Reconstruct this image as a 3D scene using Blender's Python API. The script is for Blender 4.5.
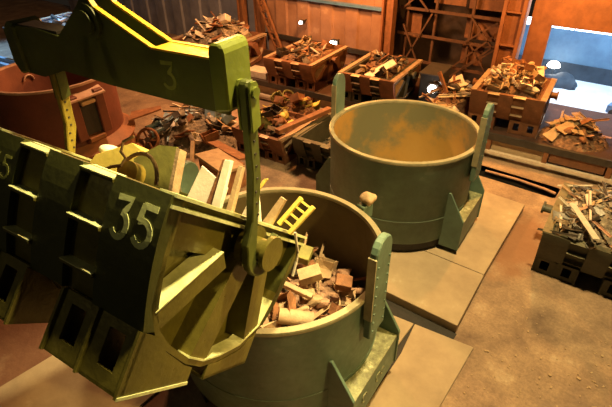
import bpy, bmesh, math, random
from mathutils import Vector, Matrix, Euler

for o in list(bpy.data.objects): bpy.data.objects.remove(o)
scn = bpy.context.scene
col = scn.collection
PI = math.pi
R = math.radians

# ------------------------------------------------------------------ camera, world, lights, exposure
cam = bpy.data.cameras.new('camera')
cam.lens = 27.26; cam.sensor_width = 36.0; cam.clip_end = 200
camo = bpy.data.objects.new('camera', cam); col.objects.link(camo)
camo.matrix_world = Matrix.Translation((0, 0, 8.4)) @ Matrix.Rotation(R(38.4), 4, 'Z') @ Matrix.Rotation(R(55.79), 4, 'X') @ Matrix.Rotation(R(-.93), 4, 'Z')
scn.camera = camo

world = bpy.data.worlds.new('world'); scn.world = world; world.use_nodes = True
bg = world.node_tree.nodes['Background']
bg.inputs[0].default_value = (.55, .42, .30, 1); bg.inputs[1].default_value = .02

scn.view_settings.view_transform = 'Standard'
scn.view_settings.look = 'None'
scn.view_settings.gamma = 1
scn.view_settings.use_curve_mapping = False
scn.view_settings.exposure = 0.2

def lamp(name, loc, power, color, radius=.4, kind='POINT', aim=None, angle=120, blend=.6):
    d = bpy.data.lights.new(name, kind); d.energy = power; d.color = color
    d.shadow_soft_size = radius
    o = bpy.data.objects.new(name, d); col.objects.link(o); o.location = loc
    if aim is not None:
        o.rotation_euler = (Vector(aim) - Vector(loc)).to_track_quat('-Z', 'Y').to_euler()
    if kind == 'SPOT': d.spot_size = R(angle); d.spot_blend = blend
    return o
lamp('hall_lamp_tubs', (-1.3, 8.4, 12.8), 8600, (1, .70, .28), .4, 'SPOT', (-1.9, 9.0, 0), 82, .55)
lamp('trough_fill_spot', (-1.6, 6.0, 13.0), 8500, (1, .76, .32), .3, 'SPOT', (-3.7, 3.0, 5.0), 38, .5)  # added unseen spot, aimed to brighten the trough's ledges and scrap
lamp('front_fill_lamp', (-9.0, -7.0, 12.0), 160, (1, .80, .30), .6)  # added unseen fill that lifts the dark front faces
lamp('hall_lamp_side', (5.5, 6.6, 10.5), 4600, (1, .64, .18), .3, 'SPOT', (-4.2, 4.6, 3.0), 46, .7)
lamp('hall_lamp_rear_right', (-3.2, 17.4, 6.6), 1900, (1, .42, .09), .3)
lamp('hall_lamp_rear', (-12.0, 17.4, 7.2), 2600, (1, .40, .10), .35)
lamp('hall_lamp_left', (-14.4, 12.4, 9.0), 3600, (1, .48, .20), .4)
lamp('yard_daylight', (-2.0, 23.9, 7.0), 3800, (.60, .80, 1), 1.0)
lamp('left_bay_daylight', (-31.5, 13.5, 8.0), 5200, (.30, .58, 1), .6, 'SPOT', (-31.5, 12.5, 0), 70, .4)

# ------------------------------------------------------------------ materials
def mat(name, c1, c2=None, c3=None, scale=3.0, rough=.6, metal=0.0, bump=.25, bscale=None, contrast=.25, spec=.5, c3at=.66):
    m = bpy.data.materials.new(name); m.use_nodes = True
    nt = m.node_tree; N = nt.nodes; L = nt.links
    b = N['Principled BSDF']
    b.inputs['Roughness'].default_value = rough; b.inputs['Metallic'].default_value = metal
    b.inputs['Specular IOR Level'].default_value = spec
    c2 = c2 or tuple(x * .6 for x in c1)
    tc = N.new('ShaderNodeTexCoord')
    n1 = N.new('ShaderNodeTexNoise'); n1.inputs['Scale'].default_value = scale; n1.inputs['Detail'].default_value = 8; n1.inputs['Roughness'].default_value = .65
    L.new(tc.outputs['Object'], n1.inputs['Vector'])
    cr = N.new('ShaderNodeValToRGB'); e = cr.color_ramp.elements
    e[0].position = .5 - contrast; e[0].color = (*c2, 1); e[1].position = .5 + contrast * .5; e[1].color = (*c1, 1)
    if c3:
        x = e.new(c3at); x.color = (*c3, 1)
    L.new(n1.outputs['Fac'], cr.inputs['Fac'])
    L.new(cr.outputs['Color'], b.inputs['Base Color'])
    n2 = N.new('ShaderNodeTexNoise'); n2.inputs['Scale'].default_value = bscale or scale * 6; n2.inputs['Detail'].default_value = 6
    L.new(tc.outputs['Object'], n2.inputs['Vector'])
    bp = N.new('ShaderNodeBump'); bp.inputs['Strength'].default_value = bump; bp.inputs['Distance'].default_value = .02
    L.new(n2.outputs['Fac'], bp.inputs['Height']); L.new(bp.outputs['Normal'], b.inputs['Normal'])
    mr = N.new('ShaderNodeMapRange'); mr.inputs['To Min'].default_value = max(.05, rough - .15); mr.inputs['To Max'].default_value = min(1, rough + .15)
    L.new(n2.outputs['Fac'], mr.inputs['Value']); L.new(mr.outputs['Result'], b.inputs['Roughness'])
    return m
def emat(name, c, s):
    m = bpy.data.materials.new(name); m.use_nodes = True
    b = m.node_tree.nodes['Principled BSDF']
    b.inputs['Emission Color'].default_value = (*c, 1); b.inputs['Emission Strength'].default_value = s
    return m
M = {}
M['floor'] = mat('dusty_floor', (.42, .33, .235), (.25, .18, .13), (.50, .41, .30), .55, .9, bump=.5, bscale=9, contrast=.22)
def floor_mat():
    m = mat('dusty_floor', (.38, .27, .18), (.17, .115, .085), (.47, .36, .25), .95, .9, bump=.8, bscale=7, contrast=.2)
    nt = m.node_tree; N = nt.nodes; L = nt.links; b = N['Principled BSDF']
    base = b.inputs['Base Color'].links[0].from_socket
    tc = N.new('ShaderNodeTexCoord')
    g = N.new('ShaderNodeTexNoise'); g.inputs['Scale'].default_value = 14; g.inputs['Detail'].default_value = 10; g.inputs['Roughness'].default_value = .8
    L.new(tc.outputs['Object'], g.inputs['Vector'])
    r = N.new('ShaderNodeValToRGB'); r.color_ramp.elements[0].position = .36; r.color_ramp.elements[0].color = (.35, .33, .30, 1); r.color_ramp.elements[1].position = .62; r.color_ramp.elements[1].color = (1.15, 1.12, 1.08, 1)
    L.new(g.outputs['Fac'], r.inputs['Fac'])
    mx = N.new('ShaderNodeMix'); mx.data_type = 'RGBA'; mx.blend_type = 'MULTIPLY'; mx.inputs['Factor'].default_value = .5
    L.new(base, mx.inputs['A']); L.new(r.outputs['Color'], mx.inputs['B'])
    col_ = mx.outputs['Result']
    # rust stain, peach and brown patches, trough's shade painted over dark red dirt
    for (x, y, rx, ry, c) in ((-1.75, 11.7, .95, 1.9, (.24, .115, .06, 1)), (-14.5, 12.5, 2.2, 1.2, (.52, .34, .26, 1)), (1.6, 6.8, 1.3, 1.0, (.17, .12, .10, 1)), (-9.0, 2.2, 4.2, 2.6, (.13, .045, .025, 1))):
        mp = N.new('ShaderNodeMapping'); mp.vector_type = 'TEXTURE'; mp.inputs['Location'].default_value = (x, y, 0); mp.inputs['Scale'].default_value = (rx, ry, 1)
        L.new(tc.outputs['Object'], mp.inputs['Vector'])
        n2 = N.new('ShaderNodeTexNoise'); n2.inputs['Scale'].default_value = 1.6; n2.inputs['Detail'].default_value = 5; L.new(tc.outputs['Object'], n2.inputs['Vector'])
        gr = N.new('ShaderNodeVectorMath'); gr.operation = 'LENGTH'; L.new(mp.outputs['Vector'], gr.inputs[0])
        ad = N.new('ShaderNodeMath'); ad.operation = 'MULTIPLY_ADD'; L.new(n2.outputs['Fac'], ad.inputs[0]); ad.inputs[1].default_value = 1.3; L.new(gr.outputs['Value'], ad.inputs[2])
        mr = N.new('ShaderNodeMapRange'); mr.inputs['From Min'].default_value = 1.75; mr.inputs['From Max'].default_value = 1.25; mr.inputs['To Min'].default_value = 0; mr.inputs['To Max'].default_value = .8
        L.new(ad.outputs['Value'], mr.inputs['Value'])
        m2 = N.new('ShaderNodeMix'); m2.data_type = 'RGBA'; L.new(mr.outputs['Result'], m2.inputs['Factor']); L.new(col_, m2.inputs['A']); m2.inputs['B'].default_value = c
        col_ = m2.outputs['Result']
    L.new(col_, b.inputs['Base Color'])
    return m
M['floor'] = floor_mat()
M['dark_edge'] = mat('dark_worn_edge', (.17, .16, .10), (.08, .08, .05), None, 5, .45, .3)
M['rubble_pink'] = mat('rubble_fines_pink', (.40, .24, .16), (.13, .075, .05), (.52, .36, .25), 8, .85, bump=.8, contrast=.15)
M['slab'] = mat('floor_plate', (.42, .33, .22), (.25, .19, .13), (.46, .38, .27), .8, .85, bump=.3, bscale=8)
M['yard'] = mat('yard_concrete', (.75, .80, .85), (.5, .56, .62), None, .6, .8)
M['tub_green'] = mat('tub_green_paint', (.11, .185, .14), (.065, .10, .075), (.14, .215, .165), 1.6, .5, bump=.2)
M['tub_inner'] = mat('tub_inside', (.37, .225, .06), (.16, .16, .09), (.40, .25, .07), .42, .55, bump=.3, contrast=.07)
M['tub_inner_shaded'] = mat('shaded_tub_inside', (.12, .095, .04), (.07, .055, .025), None, 1.2, .6, bump=.3)  # darker copy of the tub inside, the trough's shade put into the colour
M['tub_rim'] = mat('worn_rim', (.36, .33, .21), (.22, .21, .13), None, 4, .5, .2)
M['ped_top'] = mat('littered_shelf', (.24, .26, .14), (.11, .11, .06), (.5, .5, .34), 7, .5, bump=.6, contrast=.16, c3at=.68)
M['trough'] = mat('olive_trough_paint', (.155, .135, .026), (.085, .075, .016), (.20, .17, .04), 2.4, .34, .2, bump=.25)
M['trough_band'] = mat('olive_band_paint', (.070, .076, .015), (.04, .044, .010), None, 2.0, .45, .2, bump=.2)
M['trough_edge'] = mat('bare_lit_edge', (.80, .84, .48), (.45, .50, .2), None, 6, .35, .2, bump=.2)  # bare worn steel, with lamplight on the edges put into its pale colour
M['beam'] = mat('olive_beam_paint', (.09, .105, .022), (.05, .06, .015), (.12, .13, .03), 1.8, .5, .1, bump=.2)
M['beam_lit'] = mat('lit_beam_paint', (.17, .205, .028), (.10, .125, .018), None, 2.2, .45, .1, bump=.2)  # brighter copy of the beam paint, lamplight put into the colour
M['lit_mustard'] = mat('lamplit_beam_top', (.80, .46, .035), (.6, .32, .03), None, 4, .5)  # orange lamplight on the beam's upper edges, put into the colour
M['link_yellow'] = mat('yellow_link_paint', (.34, .27, .035), (.16, .12, .02), (.05, .04, .015), 5, .5, c3at=.72)
M['number'] = mat('number_paint', (.80, .88, .42), (.55, .64, .25), None, 5, .6, bump=.1)
M['number_dim'] = mat('faded_number_paint', (.34, .36, .08), (.20, .22, .05), None, 6, .6, bump=.1)
M['red_tub'] = mat('red_oxide_paint', (.15, .045, .028), (.095, .03, .018), None, 1.6, .6, bump=.2)
M['red_inner'] = mat('red_oxide_inside', (.20, .07, .04), (.12, .04, .025), None, 1.6, .65)
M['red_rim'] = mat('red_worn_rim', (.5, .34, .26), (.3, .17, .12), None, 4, .5)
M['rust'] = mat('rusty_steel', (.26, .11, .045), (.12, .05, .022), (.36, .17, .07), 4, .75, bump=.5)
M['deck'] = mat('deck_plate', (.065, .028, .016), (.03, .015, .010), (.10, .042, .022), 2.5, .9, bump=.4)
M['rust_bin'] = mat('rusty_bin_paint', (.19, .08, .038), (.09, .04, .02), (.27, .13, .07), 3, .6, bump=.3)
M['dark_bin'] = mat('dark_green_bin_paint', (.055, .058, .036), (.028, .028, .018), (.08, .072, .042), 3, .55, bump=.3)
M['bin_edge'] = mat('bare_bin_edge', (.5, .38, .26), (.3, .2, .12), None, 5, .45, .3)
M['black'] = mat('soot_black_steel', (.025, .022, .02), (.012, .011, .010), None, 3, .7)
M['dark_steel'] = mat('dark_steel', (.07, .06, .05), (.035, .03, .025), None, 4, .6, .3)
M['wall'] = mat('wall_sheet', (.34, .19, .12), (.20, .10, .06), (.42, .26, .17), .9, .7, bump=.3, bscale=5)
M['wall_grey'] = mat('wall_sheet_grey', (.24, .26, .34), (.14, .15, .20), None, 1.1, .65)
M['wall_dark'] = mat('dark_recess_wall', (.05, .032, .028), (.02, .014, .012), None, 1.2, .8)  # even dark colour for the recess wall
M['dark_lattice_steel'] = mat('dark_lattice_steel', (.11, .05, .03), (.05, .025, .016), (.17, .08, .04), 3, .75, bump=.3)  # dark brown colour for the lattice girders and braces
M['orange_steel'] = mat('orange_brown_steel', (.27, .11, .05), (.14, .055, .028), None, 2.0, .65)
M['pale_panel'] = mat('pale_panel', (.50, .38, .25), (.33, .23, .14), None, 2.5, .7)
M['rail'] = mat('polished_rail', (.72, .64, .52), (.45, .38, .29), None, 6, .35, .1)
M['blue_wall'] = mat('yard_blue_wall', (.13, .24, .36), (.07, .13, .22), None, .8, .7)
M['blue_dark'] = mat('yard_dark_blue', (.045, .065, .09), (.02, .03, .045), None, 1.2, .7)
M['white'] = mat('white_paint', (.8, .8, .8), (.6, .6, .62), None, 3, .5)
M['car_blue'] = mat('blue_vehicle_paint', (.10, .22, .42), (.06, .13, .26), None, 3, .35)
M['glass'] = mat('dark_glass', (.04, .06, .08), (.02, .03, .04), None, 3, .1)
M['s_rust'] = mat('scrap_rust', (.30, .13, .055), (.14, .06, .03), (.4, .2, .1), 5, .75, bump=.5)
M['s_tan'] = mat('scrap_tan', (.46, .33, .20), (.28, .19, .11), None, 5, .7, bump=.4)
M['s_grey'] = mat('scrap_grey', (.30, .29, .27), (.15, .14, .13), None, 6, .5, .5, bump=.4)
M['s_pale'] = mat('scrap_pale', (.68, .62, .52), (.45, .40, .33), None, 5, .55, .2, bump=.3)
M['s_white'] = mat('scrap_white', (.92, .86, .74), (.75, .68, .55), None, 4, .5, bump=.2)
M['s_dark'] = mat('scrap_dark', (.075, .06, .048), (.035, .028, .022), None, 5, .6, .3, bump=.4)
M['s_green'] = mat('scrap_olive', (.25, .24, .06), (.13, .13, .035), None, 3, .6, bump=.2)
M['s_yellow'] = mat('scrap_yellow', (.85, .66, .16), (.60, .50, .10), None, 3, .55, bump=.2)
M['s_pink'] = mat('scrap_brick', (.46, .27, .18), (.28, .15, .10), None, 6, .75, bump=.5)
M['s_blue'] = mat('scrap_blue_grey', (.28, .42, .52), (.14, .22, .28), None, 6, .5, bump=.3)
M['lamp_white'] = emat('lamp_glow', (1, .92, .8), 14)
M['lamp_blue'] = emat('clerestory_glow', (.75, .9, 1), 5)
M['rubble'] = mat('rubble_fines', (.24, .13, .075), (.08, .045, .03), (.40, .26, .16), 7, .85, bump=.8, contrast=.15)
M['rubble_grey'] = mat('rubble_fines_grey', (.26, .21, .15), (.07, .06, .045), (.44, .38, .28), 8, .8, bump=.8, contrast=.15)

# ------------------------------------------------------------------ mesh helpers
def bm_new(): return bmesh.new()
def add_poly_prism(bm, pts, vec):
    """closed polygon pts (3-D) extruded along vec"""
    vec = Vector(vec); a = [bm.verts.new(Vector(p)) for p in pts]; b = [bm.verts.new(Vector(p) + vec) for p in pts]
    n = len(pts)
    bm.faces.new(a[::-1]); bm.faces.new(b)
    for i in range(n): bm.faces.new((a[i], a[(i + 1) % n], b[(i + 1) % n], b[i]))
def add_box(bm, c, s, rot=None):
    c = Vector(c); h = Vector(s) / 2
    rot = rot or Matrix.Identity(3)
    pts = [rot @ Vector((x * h.x, y * h.y, -h.z)) + c for x, y in ((-1, -1), (1, -1), (1, 1), (-1, 1))]
    add_poly_prism(bm, pts, rot @ Vector((0, 0, s[2])))
def add_bar(bm, p0, p1, w, t, up=(0, 0, 1)):
    p0 = Vector(p0); p1 = Vector(p1); d = (p1 - p0); L = d.length; d.normalize()
    up = Vector(up)
    if abs(d.dot(up)) > .98: up = Vector((1, 0, 0))
    s = d.cross(up).normalized(); v = s.cross(d).normalized()
    pts = [p0 + s * x * w / 2 + v * y * t / 2 for x, y in ((-1, -1), (1, -1), (1, 1), (-1, 1))]
    add_poly_prism(bm, pts, d * L)
def add_cyl(bm, p0, p1, r0, r1=None, n=20, cap=True):
    r1 = r0 if r1 is None else r1
    p0 = Vector(p0); p1 = Vector(p1); d = (p1 - p0).normalized()
    s = d.orthogonal().normalized(); v = d.cross(s)
    a = []; b = []
    for i in range(n):
        t = 2 * PI * i / n; q = s * math.cos(t) + v * math.sin(t)
        a.append(bm.verts.new(p0 + q * r0)); b.append(bm.verts.new(p1 + q * r1))
    for i in range(n): bm.faces.new((a[i], a[(i + 1) % n], b[(i + 1) % n], b[i]))
    if cap: bm.faces.new(a[::-1]); bm.faces.new(b)
def add_tube(bm, pts, r, n=8, closed=False):
    pts = [Vector(p) for p in pts]; rings = []
    for i, p in enumerate(pts):
        if closed: d = pts[(i + 1) % len(pts)] - pts[i - 1]
        else: d = pts[min(i + 1, len(pts) - 1)] - pts[max(i - 1, 0)]
        d.normalize(); ref = Vector((0, 0, 1)) if abs(d.z) < .95 else Vector((1, 0, 0))
        s = d.cross(ref).normalized(); v = s.cross(d)
        rings.append([bm.verts.new(p + (s * math.cos(2 * PI * k / n) + v * math.sin(2 * PI * k / n)) * r) for k in range(n)])
    m = len(rings)
    for i in range(m if closed else m - 1):
        A = rings[i]; B = rings[(i + 1) % m]
        for k in range(n): bm.faces.new((A[k], A[(k + 1) % n], B[(k + 1) % n], B[k]))
    if not closed: bm.faces.new(rings[0][::-1]); bm.faces.new(rings[-1])
def add_lathe(bm, prof, c=(0, 0, 0), n=96, a0=0, a1=2 * PI, closed_prof=True):
    c = Vector(c); full = abs(a1 - a0 - 2 * PI) < 1e-4
    k = n if full else n + 1; rings = []
    for i in range(k):
        t = a0 + (a1 - a0) * i / n
        rings.append([bm.verts.new(c + Vector((r * math.cos(t), r * math.sin(t), z))) for r, z in prof])
    m = len(prof)
    for i in range(n):
        A = rings[i]; B = rings[(i + 1) % k]
        for j in range(m if closed_prof else m - 1):
            try: bm.faces.new((A[j], B[j], B[(j + 1) % m], A[(j + 1) % m]))
            except ValueError: pass
    if not full and closed_prof: bm.faces.new(rings[0]); bm.faces.new(rings[-1][::-1])
def finish(bm, smooth=False, bevel=0):
    bmesh.ops.remove_doubles(bm, verts=bm.verts, dist=1e-5)
    if bevel:
        es = [e for e in bm.edges if len(e.link_faces) == 2 and e.calc_face_angle(0) > .5]
        bmesh.ops.bevel(bm, geom=es, offset=bevel, segments=1, affect='EDGES', clamp_overlap=True)
    bmesh.ops.recalc_face_normals(bm, faces=bm.faces)
    if smooth:
        for f in bm.faces: f.smooth = True
def obj(name, bm, m, parent=None, smooth=False, bevel=0, loc=None):
    finish(bm, smooth, bevel)
    me = bpy.data.meshes.new(name); bm.to_mesh(me); bm.free()
    if smooth: me.set_sharp_from_angle(angle=R(35))
    me.materials.append(M[m] if isinstance(m, str) else m)
    o = bpy.data.objects.new(name, me); col.objects.link(o)
    if parent is not None: o.parent = parent
    if loc is not None: o.location = loc
    return o
def tag(o, label, cat, group=None, kind=None):
    o['label'] = label; o['category'] = cat
    if group: o['group'] = group
    if kind: o['kind'] = kind
    return o
def thing(name, label, cat, loc=(0, 0, 0), rotz=0, group=None, matrix=None):
    o = bpy.data.objects.new(name, None); col.objects.link(o); o.empty_display_size = .3
    if matrix is not None: o.matrix_world = matrix
    else: o.location = loc; o.rotation_euler = (0, 0, rotz)
    return tag(o, label, cat, group)
def struct(name, bm, m, label=None, smooth=False):
    o = obj(name, bm, m, smooth=smooth); o['kind'] = 'structure'
    if label: o['label'] = label
    return o
def box_obj(name, c, s, m, parent=None, rot=None, bevel=0):
    b = bm_new(); add_box(b, c, s, rot); return obj(name, b, m, parent, bevel=bevel)

# ------------------------------------------------------------------ the setting
b = bm_new()
def rect(x0, x1, y0, y1): add_box(b, ((x0 + x1) / 2, (y0 + y1) / 2, -.1), (x1 - x0, y1 - y0, .2))
TX0, TX1, TY0, TY1 = -4.5, -1.45, 14.75, 15.42          # opening of the cable trench
rect(-60, 10, -3.8, TY0); rect(-60, 10, TY1, 21.8); rect(-60, TX0, TY0, TY1); rect(TX1, 10, TY0, TY1)
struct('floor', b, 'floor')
# back wall: sheet panels with folded ribs, left of the dark lattice bay
def sheet_wall(x0, x1, y, z0, z1, pitch, depth=.10):
    b = bm_new(); pts = []; x = x0
    while x < x1 - 1e-6:
        e = min(x + pitch, x1)
        pts += [(x, y), (x + pitch * .42, y), (min(x + pitch * .48, x1), y - depth), (min(x + pitch * .94, x1), y - depth)]
        x = e
    pts.append((x1, y))
    poly = [(px, py, z0) for px, py in pts] + [(x1, y + .2, z0), (x0, y + .2, z0)]
    add_poly_prism(b, poly, (0, 0, z1 - z0)); return b
struct('wall_back', sheet_wall(-19.0, -11.4, 20.7, 0, 3.55, 1.55), 'wall')
struct('wall_back_upper', sheet_wall(-19.0, -11.4, 20.9, 3.55, 8.5, 1.55), 'wall')
struct('wall_back_left', sheet_wall(-42, -19.0, 20.9, 0, 8.5, 1.9), 'wall_grey')
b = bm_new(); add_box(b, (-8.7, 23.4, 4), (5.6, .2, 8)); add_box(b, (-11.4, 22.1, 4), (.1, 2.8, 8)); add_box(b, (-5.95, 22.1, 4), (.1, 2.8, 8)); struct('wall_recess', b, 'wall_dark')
b = bm_new(); add_box(b, (-4.45, 20.75, 4.2), (.80, .12, 8.4)); struct('trim_1', b, 'orange_steel')
b = bm_new(); add_box(b, (-1.0, 20.8, 6.2), (6.1, .25, 4.7)); struct('wall_over_opening', b, 'orange_steel')
b = bm_new(); add_box(b, (-1.0, 20.8, .25), (6.1, .3, .5))
for k in range(6): add_box(b, (-3.6 + k * 1.05, 20.62, .25), (.06, .08, .5))
struct('wall_sill', b, 'rust_bin')
b = bm_new(); add_box(b, (-15.2, 20.50, 1.45), (7.6, .16, .22)); struct('trim_2', b, 'black')
b = bm_new(); add_box(b, (-15.2, 20.55, 3.62), (7.6, .28, .12)); struct('trim_3', b, 'car_blue')
# yard seen through the opening
b = bm_new(); add_box(b, (-6, 24.6, -.1), (22, 7.2, .2)); struct('floor_yard', b, 'yard')
b = bm_new(); add_box(b, (-6, 27.2, .38), (22, .3, .76)); struct('wall_yard_lower', b, 'blue_dark')
b = bm_new(); add_box(b, (-6, 27.3, 1.55), (22, .3, 1.6)); struct('wall_yard_upper', b, 'blue_wall')
b = bm_new()
for k in range(12): add_box(b, (-15.6 + 1.75 * k, 27.2, 2.52), (1.68, .08, .36))
o = struct('window_1', b, 'lamp_blue')

# ------------------------------------------------------------------ wall steelwork
b = bm_new()
t = thing('steel_column', 'orange brown steel column left of the bright yard opening', 'column', (-5.5, 20.7, 0))
add_box(b, (-.38, 0, 4.2), (.14, .5, 8.4)); add_box(b, (.38, 0, 4.2), (.14, .5, 8.4)); obj('flange', b, 'orange_steel', t)
b = bm_new(); add_box(b, (0, .05, 4.2), (.62, .12, 8.4)); obj('web', b, 'orange_steel', t)
b = bm_new()
for z in (1.6, 2.9, 4.2, 5.5): add_box(b, (0, -.1, z), (.62, .22, .06))
obj('stiffener', b, 'orange_steel', t)
t = thing('steel_column', 'rust-coloured steel column between the sheet wall and the lattice bay', 'column', (-11.15, 20.6, 0))
b = bm_new(); add_box(b, (-.25, 0, 4.2), (.1, .4, 8.4)); add_box(b, (.25, 0, 4.2), (.1, .4, 8.4)); obj('flange', b, 'orange_steel', t)
b = bm_new(); add_box(b, (0, .05, 4.2), (.42, .1, 8.4)); obj('web', b, 'rust', t)
for i, (x, lab) in enumerate(((-19.35, 'dark rusty column right of the grey sheet wall'), (-20.7, 'dark rusty column standing in front of the grey wall panels'))):
    t = thing('steel_column', lab, 'column', (x, 20.4, 0))
    b = bm_new(); add_box(b, (-.17, 0, 4.2), (.08, .4, 8.4)); add_box(b, (.17, 0, 4.2), (.08, .4, 8.4)); obj('flange', b, 'rust', t)
    b = bm_new(); add_box(b, (0, 0, 4.2), (.28, .08, 8.4)); obj('web', b, 'rust', t)
t = thing('lattice_bracing', 'dark steel lattice of girders and crossed braces in the wall bay', 'bracing', (-8.4, 21.2, 0))
for z in (1.35, 2.55, 3.7, 4.9):
    b = bm_new(); add_box(b, (0, 0, z), (5.0, .12, .11)); obj('girder', b, 'dark_lattice_steel', t)
for x in (-2.1, -.7, 1.0):
    b = bm_new(); add_box(b, (x, .1, 2.8), (.10, .12, 5.6)); obj('post', b, 'dark_lattice_steel', t)
for (x0, z0, x1, z1) in ((-2.4, .4, -.8, 3.6), (-.9, .6, -2.2, 3.0), (-.6, .3, 2.1, 3.0), (-.3, .2, 2.3, 2.7), (.9, 2.6, 2.2, 3.6), (2.2, 2.5, 1.0, 3.7), (1.0, 1.4, 2.3, 2.5), (2.2, 1.3, 1.2, 2.5), (-2.3, 3.7, -1.0, 4.8), (-1.0, 3.7, -2.2, 4.8)):
    b = bm_new(); add_bar(b, (x0, -.1, z0), (x1, -.1, z1), .07, .07); obj('brace', b, 'dark_lattice_steel', t)
for (x, z, w, h) in ((1.55, 3.2, 1.7, 1.0), (1.55, 4.4, 1.7, .9), (1.2, 2.0, 1.0, .9), (-.2, 4.5, 1.5, 1.0), (-1.9, 2.9, .9, 1.1)):
    b = bm_new(); add_box(b, (x, .3, z), (w, .05, h)); obj('panel', b, 'rust_bin', t)
t = thing('inclined_stair', 'inclined rusty lattice stringer leaning against the sheet wall', 'stair', (-17.4, 20.1, 0))
for dx in (0, .42):
    b = bm_new(); add_bar(b, (-.25 + dx, 0, .3), (-2.15 + dx, 0, 4.2), .1, .16, (0, 1, 0)); obj('stringer', b, 'rust', t)
for k in range(12):
    f = k / 11; b = bm_new(); add_box(b, (-.25 - 1.9 * f + .21, 0, .3 + 3.9 * f), (.42, .14, .04)); obj('tread', b, 'orange_steel', t)
# small lit lamps
def wall_lamp(loc, label, r, kind):
    t = thing('wall_lamp', label, 'lamp', loc)
    b = bm_new()
    if kind == 'box': add_box(b, (0, 0, 0), (r * 2.2, .12, r * 1.3))
    else: bmesh.ops.create_uvsphere(b, u_segments=16, v_segments=8, radius=r)
    obj('lens', b, 'lamp_white', t, smooth=kind != 'box')
    b = bm_new(); add_box(b, (0, .18, .02), (r * 2.4, .2, r * 1.8)); obj('housing', b, 'black', t)
    b = bm_new(); add_bar(b, (0, .25, 0), (0, .55, .1), .05, .05); obj('bracket', b, 'black', t)
wall_lamp((-16.1, 20.1, 2.50), 'small round lamp glowing on the brown sheet wall', .09, 'ball')
wall_lamp((-13.9, 20.0, 1.78), 'small rectangular lamp glowing on the dark wall rail', .16, 'box')
wall_lamp((-7.12, 17.25, 1.66), 'small round floodlight glowing in front of the black shade box', .17, 'ball')

# ------------------------------------------------------------------ yard things
t = thing('parked_vehicle', 'small blue vehicle parked on the bright yard floor', 'vehicle', (-.55, 23.2, 0), R(80)); t.scale = (.5, .5, .5)
b = bm_new(); add_box(b, (0, 0, .62), (1.6, 3.4, .7)); obj('body', b, 'car_blue', t, bevel=.08)
b = bm_new(); add_box(b, (0, .2, 1.25), (1.45, 1.8, .6)); obj('cabin', b, 'glass', t, bevel=.1)
b = bm_new(); add_box(b, (0, .2, 1.58), (1.4, 1.7, .08)); obj('roof', b, 'white', t)
for sx in (-1, 1):
    for y in (-1.1, 1.1):
        b = bm_new(); add_cyl(b, (sx * .62, y, .32), (sx * .84, y, .32), .32); obj('wheel', b, 'black', t, smooth=True)
b = bm_new()
bmesh.ops.create_icosphere(b, subdivisions=3, radius=1)
for v in b.verts:
    v.co = Vector((v.co.x * .9, v.co.y * .7, max(0, v.co.z) * .55)) * (1 + .15 * math.sin(5 * v.co.x + 3 * v.co.y))
tag(obj('covered_load', b, 'blue_dark', smooth=True, loc=(-3.95, 25.9, 0)), 'grey rounded mound on the yard floor beyond the opening', 'mound')
t = thing('yard_floodlight', 'bright dome lamp hanging in the blue yard', 'lamp', (-4.55, 26.3, 0))
b = bm_new(); add_box(b, (0, .1, .36), (.08, .08, .72)); obj('post', b, 'blue_dark', t)
b = bm_new(); add_lathe(b, [(.02, .98), (.20, .92), (.32, .74), (.30, .70), (.02, .70)], n=24); obj('shade', b, 'lamp_white', t, smooth=True)

# ------------------------------------------------------------------ floor plates, trench
def slab(pts, z0, z1, label):
    b = bm_new(); add_poly_prism(b, [(x, y, z0) for x, y in pts], (0, 0, z1 - z0))
    return tag(obj('floor_plate', b, 'slab', bevel=.01), label, 'floor plate')
slab([(-7.5, 7.62), (-4.62, 7.60), (-4.62, 9.5), (-7.5, 9.5)], 0, .24, 'raised tan floor plate in the gap left between the two green tubs')
slab([(-4.6, 7.55), (-1.74, 7.58), (-1.86, 9.55), (-4.6, 9.5)], 0, .25, 'raised tan floor plate with a dark shadowed edge in front of the far green tub')
slab([(-4.6, 9.52), (-1.87, 9.57), (-2.0, 13.4), (-7.4, 13.4), (-7.4, 9.52)], 0, .25, 'raised tan floor plate beneath the far green tub')
b = bm_new(); add_box(b, (-2.7, 6.2, .003), (2.0, 2.74, .006)); struct('gap_shade', b, 'black')  # black sheet painting the shade in the gap and crack between plates
slab([(-2.58, 7.22), (-1.25, 7.40), (-1.24, 4.0), (-2.36, 4.0), (-2.44, 6.3)], 0, .06, 'flat tan plate on the floor right of the near tub, right of the narrow crack')
slab([(-3.7, 7.08), (-2.60, 7.22), (-2.60, 6.4), (-2.54, 6.2), (-2.37, 4.0), (-3.7, 4.0)], 0, .06, 'flat tan plate on the floor tucked beneath the near tub, left of the narrow crack')
slab([(-8.6, .2), (-5.9, .8), (-5.9, 3.6), (-8.3, 3.2)], 0, .05, 'dim brown floor plate beneath the tilted trough')
# trench between the raised plates and the wagon
t = thing('cable_trench', 'dark open trench with a coloured hose beside the bin wagon', 'trench', (-2.975, 15.085, -.9))
b = bm_new(); add_box(b, (0, 0, .02), (3.05, .67, .04)); obj('pit_bottom', b, 'black', t)
for y in (-.36, .36):
    b = bm_new(); add_box(b, (0, y, .47), (3.05, .05, .86)); obj('pit_wall', b, 'black', t)
for x in (-1.55, 1.55):
    b = bm_new(); add_box(b, (x, 0, .47), (.05, .67, .86)); obj('pit_wall', b, 'black', t)
b = bm_new(); add_tube(b, [(-.9, .28, .78), (.2, .30, .80), (1.1, .26, .78), (1.5, .2, .76)], .05, 8); obj('hose', b, 's_pink', t, smooth=True)

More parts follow.
